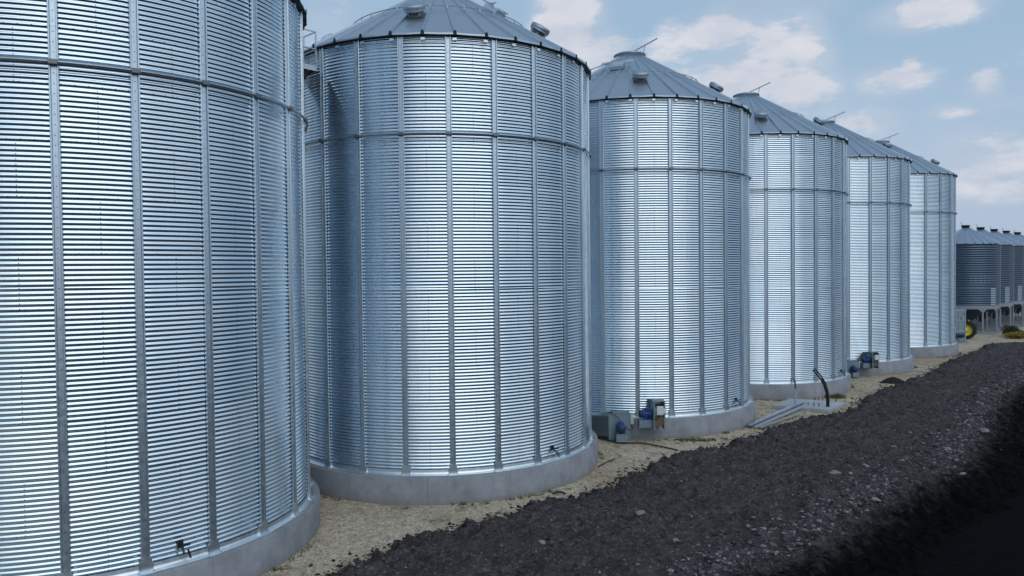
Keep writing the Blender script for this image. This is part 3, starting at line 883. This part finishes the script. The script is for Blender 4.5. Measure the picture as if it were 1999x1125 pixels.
def cable(name, pts, r, label, mat=M_black):
    P = [Vector((x, y, gh(x, y) + r + dz)) for x, y, dz in pts]
    Q = []
    for i in range(len(P) - 1):
        p0, p1, p2, p3 = P[max(i - 1, 0)], P[i], P[i + 1], P[min(i + 2, len(P) - 1)]
        for k in range(6):
            t = k / 6
            Q.append(.5 * ((2 * p1) + (p2 - p0) * t + (2 * p0 - 5 * p1 + 4 * p2 - p3) * t * t + (3 * p1 - p0 - 3 * p2 + p3) * t ** 3))
    Q.append(P[-1]); m = MB(); m.tube(Q, r, 6); return tag(m.build(name, mat), label, 'cable')
cable('ground_cable', [(2.6, 32.6, .0), (3.47, 31.57, .02), (4.31, 30.69, .02), (5.13, 30.65, .02), (5.83, 29.99, .01), (6.4, 29.4, -.02)], .028, 'black cable lying across the gravel beside the blue motor fan')
cable('steel_rod', [(3.0, 26.95, .02), (3.4, 27.6, .03), (3.74, 28.04, .03)], .02, 'short thin dark rod on the gravel right of the second silo')['category'] = 'rod'
cable('weld_scrap', [(1.2, 23.75, .02), (1.45, 23.8, .05), (1.6, 23.7, .02)], .035, 'small black scrap lying on the gravel in front of the second silo')['category'] = 'scrap'
cable('plastic_pipe', [(25.0, 49.3, .05), (25.6, 48.9, .28), (26.1, 48.6, .30), (26.7, 48.3, .04)], .06, 'grey bent pipe lying at the foot of the fifth silo', M_pipe)['category'] = 'pipe'

# ------------------------------------------------------------------ hopper bins
RB = 2.98; HB0 = 2.75; HB1 = 9.42
def bin_meshes():
    out = {}
    k = 28 * 8 + 1; z = np.linspace(HB0, HB1, k); nv = 72
    r = RB + .020 * np.cos(z / .2382 * 2 * np.pi); a = np.arange(nv) / nv * 2 * np.pi
    V = np.stack([r[:, None] * np.sin(a), -r[:, None] * np.cos(a), np.repeat(z[:, None], nv, 1)], -1).reshape(-1, 3)
    out['wall'] = np_mesh('bin_wall', V, grid_faces(k, nv, True), M_bin)
    f = lambda r: HB1 + .03 + .62 * (RB + .12 - r)
    out['roof'] = roof_mesh(RB + .12, .34, f, 24, .04, .06, M_binroof, .08)
    zc = f(.34)
    m = MB(); m.lathe([(.36, zc - .1), (.36, zc + .16), (.44, zc + .16), (.44, zc + .26), (.3, zc + .30), (.0, zc + .31)], 24); out['cap'] = m.mesh('bin_cap', M_dark)
    m = MB(); m.tube([(-.5, 0, zc + .65), (-.38, 0, zc + .35), (-.15, 0, zc + .22)], .03, 6); m.tube([(.3, 0, zc - .15), (.55, -.2, zc + .0)], .03, 6); out['lever'] = m.mesh('bin_lever', M_pipe)
    m = MB(); m.lathe([(RB + .03, HB0), (1.2, HB0 - 1.2), (.3, HB0 - 2.0), (.3, HB0 - 2.15)], 48); out['hopper'] = m.mesh('hopper_cone', M_bin)
    m = MB(); nl = 10
    for q in range(nl):
        a0 = 2 * math.pi * q / nl; n = 12; vs = []
        for i in range(n + 1):
            u = i / n; a = a0 + u * 2 * math.pi / nl; d = min(u, 1 - u) * 2 * math.pi / nl * RB
            drop = .30 + max(0, .42 - d) * 1.0
            x, y = on(a, RB + .07); vs += [(x, y, HB0 + .06), (x, y, HB0 - drop)]
            x, y = on(a, RB + .02); vs += [(x, y, HB0 + .06), (x, y, HB0 - drop)]
        fs = []
        for i in range(n):
            b = 4 * i; fs += [(b, b + 1, b + 5, b + 4), (b + 2, b + 6, b + 7, b + 3), (b + 1, b + 3, b + 7, b + 5), (b, b + 4, b + 6, b + 2)]
        m.add(vs, fs)
    out['skirt'] = m.mesh('skirt', M_fascia)
    m = MB(); m.box((0, -(RB + .05), (HB0 - .25) / 2 + .02), (.13, .13, HB0 - .3)); m.box((0, -(RB + .05), .03), (.34, .34, .05)); out['leg'] = m.mesh('bin_leg', M_fascia)
    m = MB()
    for sx in (-.2, .2): m.tube([(sx, -(RB + .2), .6), (sx, -(RB + .2), HB1)], .022, 6)
    for q in range(28): m.tube([(-.2, -(RB + .2), .7 + q * .31), (.2, -(RB + .2), .7 + q * .31)], .014, 5)
    out['ladder'] = m.mesh('bin_ladder', M_pipe)
    def patch(a0, a1, z0, z1):
        m = MB(); n = 8; vs = []
        zz = np.arange(z0, z1, .017)
        for zq in zz:
            for i in range(n + 1):
                x, y = on(a0 + (a1 - a0) * i / n, RB + .006 + .020 * math.cos(zq / .2382 * 2 * math.pi)); vs.append((x, y, zq))
        fs = [(i * (n + 1) + j, i * (n + 1) + j + 1, (i + 1) * (n + 1) + j + 1, (i + 1) * (n + 1) + j) for i in range(len(zz) - 1) for j in range(n)]
        m.add(vs, fs, True); return m
    out['patch'] = patch(.34, .64, HB0 + .12, HB0 + 2.0).mesh('reflection_patch', M_binlight)  # brighter patch: a reflection on the bin wall painted as lighter steel
    out['patch2'] = patch(-.38, .9, HB0 + 2.45, HB0 + 3.35).mesh('upper_sheet', galv('mid_bin_sheet', (.11, .155, .21), .42, 1.5))
    m = MB(); m.box((0, 0, .02), (7, 7, .14)); out['pad'] = m.mesh('bin_pad', M_conc)
    return out
BM_ = bin_meshes()
BL = ['nearest of the dark hopper bins, right behind the sixth silo and the tractor', 'second hopper bin in the line, just behind the nearest one', 'third hopper bin, in the middle of the line of five',
      'fourth hopper bin, roof showing between the third and the last one', 'farthest hopper bin, cut by the right edge of the photo']
for i in range(5):
    x0, y0 = 48.9 + 4.45 * i, 82.0 + 4.6 * i
    b = empty('hopper_bin', (x0, y0, 0)); tag(b, BL[i], 'hopper bin', 'small hopper bins on legs')
    w = link('wall', BM_['wall'], b); link('painted_reflection', BM_['patch'], w); (link('upper_sheet', BM_['patch2'], w) if i == 0 else None)
    r = link('roof', BM_['roof'], b); link('cap', BM_['cap'], r); link('lever', BM_['lever'], r)
    link('hopper', BM_['hopper'], b); link('skirt', BM_['skirt'], b); link('slab', BM_['pad'], b, (0, 0, -.06), R_(-46))
    link('ladder', BM_['ladder'], b, None, R_(66))
    for q in range(10): link('leg', BM_['leg'], b, None, 2 * math.pi * q / 10)

# ------------------------------------------------------------------ tractor
def wheel(parent, loc, R, w, name='wheel'):
    o = empty(name, loc); o.parent = parent
    Rx = Matrix.Rotation(math.pi / 2, 4, 'X')
    m = MB(); m.lathe([(R * .60, -w / 2), (R * .9, -w / 2), (R * .97, -w * .42), (R * .98, 0), (R * .97, w * .42), (R * .9, w / 2), (R * .60, w / 2)], 40, M=Rx)
    for k in range(22):
        a = 2 * math.pi * k / 22
        for s in (-1, 1):
            m.box((R * .985, 0, s * w * .24), (R * .07, .045, w * .5), rot=Matrix.Rotation(s * .5, 4, 'X'), M=Rx @ Matrix.Rotation(a + s * .07, 4, 'Z'))
    m.build('tyre', M_tyre, o)
    m = MB(); m.lathe([(R * .61, -w * .45), (R * .56, -w * .40), (R * .5, -w * .15), (R * .22, -w * .12), (R * .2, -w * .3), (0, -w * .32)], 32, M=Rx)
    m.lathe([(R * .61, w * .45), (R * .56, w * .40), (R * .5, w * .15), (R * .22, w * .12), (R * .2, w * .3), (0, w * .32)], 32, M=Rx)
    m.build('rim', M_yellow, o)
    m = MB()
    for k in range(8): m.tube([(R * .33 * math.cos(k * math.pi / 4), R * .33 * math.sin(k * math.pi / 4), w * .1), (R * .33 * math.cos(k * math.pi / 4), R * .33 * math.sin(k * math.pi / 4), w * .17)], R * .03, 6, M=Rx)
    m.build('wheel_nuts', M_dark, o)
    return o
tr = empty('tractor', (43.75, 73.35, 0), math.atan2(.45, -.89))
tag(tr, 'green tractor with yellow wheel rims, half hidden behind the last tall silo', 'tractor')
# local +X forward
wheel(tr, (0, -.85, .84), .84, .45); wheel(tr, (0, .85, .84), .84, .45)
wheel(tr, (2.35, -.75, .52), .52, .30); wheel(tr, (2.35, .75, .52), .52, .30)
m = MB(); m.box((1.0, 0, .85), (2.7, .5, .45), bev=.05); m.tube([(0, -.7, .84), (0, .7, .84)], .12, 12); m.tube([(2.35, -.7, .52), (2.35, .7, .52)], .08, 10); m.box((2.35, 0, .62), (.25, .4, .3)); m.build('chassis', M_green, tr)
m = MB(); m.prism([(.75, 1.05), (2.75, 1.0), (2.82, 1.2), (2.75, 1.48), (.75, 1.62)], .62, 'y', -.31); m.build('hood', M_green, tr)
m = MB(); m.box((2.84, 0, 1.22), (.04, .5, .38)); m.build('grille', M_dark, tr)
for sy in (-1, 1):
    m = MB(); poly = []
    for k in range(13):
        a = R_(-5 + 170 * k / 12); poly.append((.95 * math.cos(a), .84 + .95 * math.sin(a)))
    for k in range(12, -1, -1):
        a = R_(-5 + 170 * k / 12); poly.append((.91 * math.cos(a), .84 + .91 * math.sin(a)))
    n = len(poly); half = n // 2
    vs = [(x, sy * .62, z) for x, z in poly] + [(x, sy * 1.08, z) for x, z in poly]
    fs = [(i, (i + 1) % n, n + (i + 1) % n, n + i) for i in range(n)]
    fs += [(i, i + 1, n - 2 - i, n - 1 - i) for i in range(half - 1)] + [(n + i, n + i + 1, 2 * n - 2 - i, 2 * n - 1 - i) for i in range(half - 1)]
    m.add(vs, fs); m.build('fender', M_green, tr)
m = MB(); m.box((-.05, 0, 1.25), (.5, .55, .12), bev=.03); m.box((-.30, 0, 1.5), (.1, .55, .5), bev=.03); m.build('seat', M_yellow, tr)
m = MB(); m.tube([(.75, 0, 1.5), (.55, 0, 1.75)], .025, 8); m.lathe([(.18 + .015 * math.cos(q), .015 * math.sin(q)) for q in [2 * math.pi * k / 6 for k in range(7)]], 20, M=Matrix.Translation((.55, 0, 1.76)) @ Matrix.Rotation(-.6, 4, 'Y')); m.build('steering_wheel', M_dark, tr)
m = MB()
m.tube([(1.9, .2, 1.5), (1.9, .2, 2.1)], .04, 8); m.build('exhaust', M_dark, tr)
m = MB()
for s in (-.2, .2): m.tube([(-.3, s, .75), (-1.0, s * 1.4, .5)], .04, 8)
m.tube([(-.3, 0, 1.1), (-.9, 0, .9)], .03, 8); m.box((-.95, 0, .5), (.08, .7, .08)); m.build('hitch', M_dark, tr)

# ------------------------------------------------------------------ trees and shrubs beyond the bins
def crown_mesh(name, rx, ry, rz, n, ls, mat, seed):
    g = np.random.default_rng(seed); k = 16
    cc = g.normal(size=(k, 3)); cc /= np.linalg.norm(cc, axis=1)[:, None]; cc *= (.25 + .55 * g.random((k, 1)))
    cr = .28 + .25 * g.random(k); w = g.integers(0, k, n)
    d = g.normal(size=(n, 3)); d /= np.linalg.norm(d, axis=1)[:, None]
    p = cc[w] + d * (cr[w] * (g.random(n) ** .4))[:, None]
    p = p * np.array([rx, ry, rz]); s = ls * (.6 + .8 * g.random((n, 1)))
    u = g.normal(size=(n, 3)); u /= np.linalg.norm(u, axis=1)[:, None]; v = np.cross(u, g.normal(size=(n, 3))); v /= np.linalg.norm(v, axis=1)[:, None]
    V = np.stack([p - u * s, p + v * s * .6, p + u * s, p - v * s * .6], 1).reshape(-1, 3)
    return np_mesh(name, V, np.arange(4 * n).reshape(-1, 4), mat, False)
def tree(x, y, h, r, label, seed, n=5200):
    t = empty('tree', (x, y, -.1)); tag(t, label, 'tree', 'trees far behind the hopper bins')
    m = MB(); m.tube([(0, 0, 0), (.08, 0, h * .3), (-.05, .1, h * .55), (0, 0, h * .8)], [h * .035, h * .027, h * .017, h * .006], 8)
    g = random.Random(seed)
    for _ in range(6):
        a = g.random() * 6.28; z0 = h * (.25 + .3 * g.random()); m.tube([(0, 0, z0), (r * .35 * math.cos(a), r * .35 * math.sin(a), z0 + h * .16), (r * .7 * math.cos(a), r * .7 * math.sin(a), z0 + h * .26)], [h * .014, h * .009, h * .004], 6)
    m.build('trunk', M_bark, t)
    link('crown', crown_mesh('crown', r, r, h * .46, n, .16, M_leaf, seed), t, (0, 0, h * .56))
TL = ['dark bushy tree seen under the nearest bin, behind the tractor', 'dark tree seen between the legs of the nearest bin', 'low dense tree seen behind the second bin',
      'dark tree seen between the legs of the third bin', 'rounded tree behind the farthest bins', 'broad dark tree behind the gap left of the bins', 'last dark tree at the right edge']
for k, (x, y, h, r) in enumerate([(59, 104, 5.6, 3.6), (64, 106, 5.2, 3.4), (69, 110, 5.8, 3.8), (74, 113, 5.4, 3.6), (79, 116, 6.0, 4.0), (54, 101, 5.0, 3.3), (84, 119, 5.6, 3.8)]):
    tree(x, y, h, r, TL[k], 30 + k)
b = empty('shrub', (49.2, 74.6, -.05)); tag(b, 'round dark green shrub at the right edge above the yellow plants', 'shrub')
m = MB(); m.tube([(0, 0, 0), (.05, 0, .5), (.1, 0, 1.0)], [.06, .04, .02], 6); m.build('stem', M_bark, b)
link('crown', crown_mesh('crown', 1.15, 1.0, .75, 2600, .06, M_leaf, 5), b, (0, 0, .72))
b = empty('yellow_shrub', (48.5, 72.6, -.05)); tag(b, 'spreading yellow flowering plants at the right edge beside the soil bank', 'shrub')
m = MB(); m.tube([(0, 0, 0), (.05, 0, .2), (.1, 0, .4)], [.04, .03, .01], 6); m.build('stem', M_bark, b)
link('crown', crown_mesh('crown', 1.9, 1.2, .42, 4200, .05, M_yel, 6), b, (0, 0, .30))

# ------------------------------------------------------------------ sky, clouds, sun
SUN_EL = R_(42); SUN_AZ = math.atan2(.30, -.95)        # azimuth measured from +Y towards +X
sun_dir = Vector((math.sin(SUN_AZ) * math.cos(SUN_EL), math.cos(SUN_AZ) * math.cos(SUN_EL), math.sin(SUN_EL)))
ld = bpy.data.lights.new('sun', 'SUN'); ld.energy = 0.6; ld.angle = R_(60); ld.color = (1, .97, .93)
lo = bpy.data.objects.new('sun', ld); COL.objects.link(lo); lo.rotation_euler = sun_dir.to_track_quat('Z', 'Y').to_euler()

PITCHC, ROLLC, FPX = 0.02327, -0.0106, 1484.7
def pix_dir(px, py):
    a = (px - 999.5) / FPX; b = (py - 562.5) / FPX; cr, sr = math.cos(ROLLC), math.sin(ROLLC)
    u = cr * a + sr * b; v = -sr * a + cr * b
    d = Vector((u, math.cos(PITCHC) - math.sin(PITCHC) * v, -math.sin(PITCHC) - math.cos(PITCHC) * v)); return d.normalized()

world = bpy.data.worlds.new('World'); scene.world = world; world.use_nodes = True
wt = world.node_tree; wt.nodes.clear()
class WN(NT):
    def __init__(s): s.t = wt; s.n = wt.nodes
W = WN()
out = W.new('ShaderNodeOutputWorld'); bg = W.new('ShaderNodeBackground'); W.L(bg.outputs[0], out.inputs[0])
sky = W.new('ShaderNodeTexSky', sky_type='NISHITA'); sky.sun_disc = False; sky.sun_elevation = SUN_EL; sky.sun_rotation = SUN_AZ
sky.air_density = 1.0; sky.dust_density = 2.0; sky.ozone_density = 1.6
STR = .10
bg.inputs['Strength'].default_value = STR
tc_ = W.new('ShaderNodeTexCoord'); dirv = tc_.outputs['Generated']
nrm = W.new('ShaderNodeVectorMath', operation='NORMALIZE'); W.L(dirv, nrm.inputs[0]); sp = W.new('ShaderNodeSeparateXYZ'); W.L(nrm.outputs[0], sp.inputs[0])
az = W.math('ARCTAN2', sp.outputs[0], sp.outputs[1]); el = W.math('ARCSINE', sp.outputs[2])
cm = W.new('ShaderNodeCombineXYZ'); W.L(az, cm.inputs[0]); W.L(el, cm.inputs[1])
n_big = W.noise(nrm.outputs[0], 2.6, 6, .6)
st_ = W.new('ShaderNodeMapping'); st_.inputs['Scale'].default_value = (1, 1, 2.6); W.L(nrm.outputs[0], st_.inputs[0])
n_mid = W.noise(st_.outputs[0], 4.2, 9, .62)
n_det = W.noise(st_.outputs[0], 13, 8, .6)
# individual clouds (x, y, half width, half height, weight) seen low over the row
blobs = [(1110, 45, 62, 75, 1.0), (1165, 105, 55, 50, .8), (1070, 20, 40, 40, .6), (1410, 60, 60, 45, .85), (1500, 85, 80, 45, .75), (1570, 90, 40, 60, .8), (1330, 100, 90, 40, .45), (1260, 170, 140, 45, .42),
         (1440, 150, 110, 55, .72), (1520, 130, 70, 50, .6), (1350, 60, 60, 40, .5), (1600, 120, 30, 40, .5), (1560, 170, 70, 35, .8), (1480, 20, 140, 35, .35), (1815, 22, 95, 30, 1.0), (1900, 8, 40, 22, .5), (1745, 155, 65, 22, .75), (1775, 135, 22, 22, .5), (1925, 165, 35, 26, .6), (1680, 245, 60, 26, .6),
         (1600, 215, 60, 20, .35), (1930, 320, 110, 60, .5), (1960, 200, 70, 18, .3), (640, 50, 60, 45, .3), (1870, 215, 50, 14, .35), (1980, 110, 70, 40, .2)]
acc = None
for (px, py, hw, hh, wgt) in blobs:
    d = pix_dir(px, py); a0 = math.atan2(d.x, d.y); e0 = math.asin(d.z)
    cs = FPX / 1.0; dx = pix_dir(px + hw, py); sa = abs(math.atan2(dx.x, dx.y) - a0); dy = pix_dir(px, py + hh); se = abs(math.asin(dy.z) - e0)
    vm = W.new('ShaderNodeVectorMath', operation='SUBTRACT'); W.L(cm.outputs[0], vm.inputs[0]); vm.inputs[1].default_value = (a0, e0, 0)
    vs_ = W.new('ShaderNodeVectorMath', operation='MULTIPLY'); W.L(vm.outputs[0], vs_.inputs[0]); vs_.inputs[1].default_value = (1 / sa, 1 / se, 0)
    ln = W.new('ShaderNodeVectorMath', operation='LENGTH'); W.L(vs_.outputs[0], ln.inputs[0])
    f = W.rng(ln.outputs['Value'], 0, 2.1, wgt, 0, True)
    acc = f if acc is None else W.math('MAXIMUM', acc, f)
dens = W.math('ADD', acc, W.math('MULTIPLY', W.math('SUBTRACT', n_mid, .5), 2.2))
dens = W.math('ADD', dens, W.math('MULTIPLY', W.math('SUBTRACT', n_det, .5), 1.3))
cl1 = W.math('MULTIPLY', W.rng(dens, .14, .58, 0, .97, True), W.rng(acc, .02, .3, 0, 1))
# broken cloud over the rest of the sky
dp = W.new('ShaderNodeVectorMath', operation='DOT_PRODUCT'); W.L(nrm.outputs[0], dp.inputs[0]); dp.inputs[1].default_value = Vector((.63, -.77, .12)).normalized()
front = W.rng(dp.outputs['Value'], .36, .70, 0, 1, True)
rest0 = W.math('ADD', W.math('MULTIPLY', n_big, .6), W.math('MULTIPLY', n_mid, .4))
rest = W.rng(W.math('ADD', rest0, W.math('MULTIPLY', front, .16)), .46, .66, 0, .9, True)
rest = W.math('MULTIPLY', rest, W.math('MAXIMUM', front, .05))
wash = W.math('MULTIPLY', W.rng(W.math('ADD', acc, W.math('MULTIPLY', W.math('SUBTRACT', n_big, .5), 1.4)), .0, .75, 0, .45, True), W.rng(sp.outputs[1], .1, .3, 0, 1))
cl = W.math('MAXIMUM', W.math('MAXIMUM', cl1, wash), rest)
tint = W.mix(1.0, sky.outputs[0], (.80, .93, 1.0), 'MULTIPLY')
k = 1 / STR
veil = W.mix(.62, tint, (.46 * k, .63 * k, .79 * k))            # thin high haze
veil = W.mix(W.rng(el, .02, .30, .75, 0, True), veil, (.45 * k, .53 * k, .68 * k))
ccol = W.mix(W.rng(n_det, .3, .7, 0, 1), (.52 * k, .575 * k, .68 * k), (.72 * k, .73 * k, .79 * k))
ccol = W.mix(front, ccol, (.86 * k, 1.00 * k, 1.15 * k))
fin = W.mix(cl, veil, ccol)
W.L(fin, bg.inputs['Color'])

# ------------------------------------------------------------------ camera
cd = bpy.data.cameras.new('camera'); cam = bpy.data.objects.new('camera', cd); COL.objects.link(cam); scene.camera = cam
cd.sensor_width = 36; cd.sensor_fit = 'HORIZONTAL'; cd.lens = FPX / 1999 * 36; cd.clip_start = .1; cd.clip_end = 12000
r0 = Vector((1, 0, 0)); fw = Vector((0, math.cos(PITCHC), -math.sin(PITCHC))); up0 = Vector((0, math.sin(PITCHC), math.cos(PITCHC)))
cr, sr = math.cos(ROLLC), math.sin(ROLLC)
rt = r0 * cr + up0 * sr; up = -r0 * sr + up0 * cr
Mx = Matrix((rt, up, -fw)).transposed().to_4x4(); Mx.translation = (0, 0, CZ); cam.matrix_world = Mx
scene.render.resolution_x = 1024; scene.render.resolution_y = 577
scene.view_settings.view_transform = 'Standard'; scene.view_settings.look = 'None'; scene.view_settings.exposure = 0.0; scene.view_settings.gamma = 1
scene.render.engine = 'CYCLES'
scene.cycles.max_bounces = 6; scene.cycles.glossy_bounces = 4; scene.cycles.diffuse_bounces = 2; scene.cycles.sample_clamp_indirect = 4
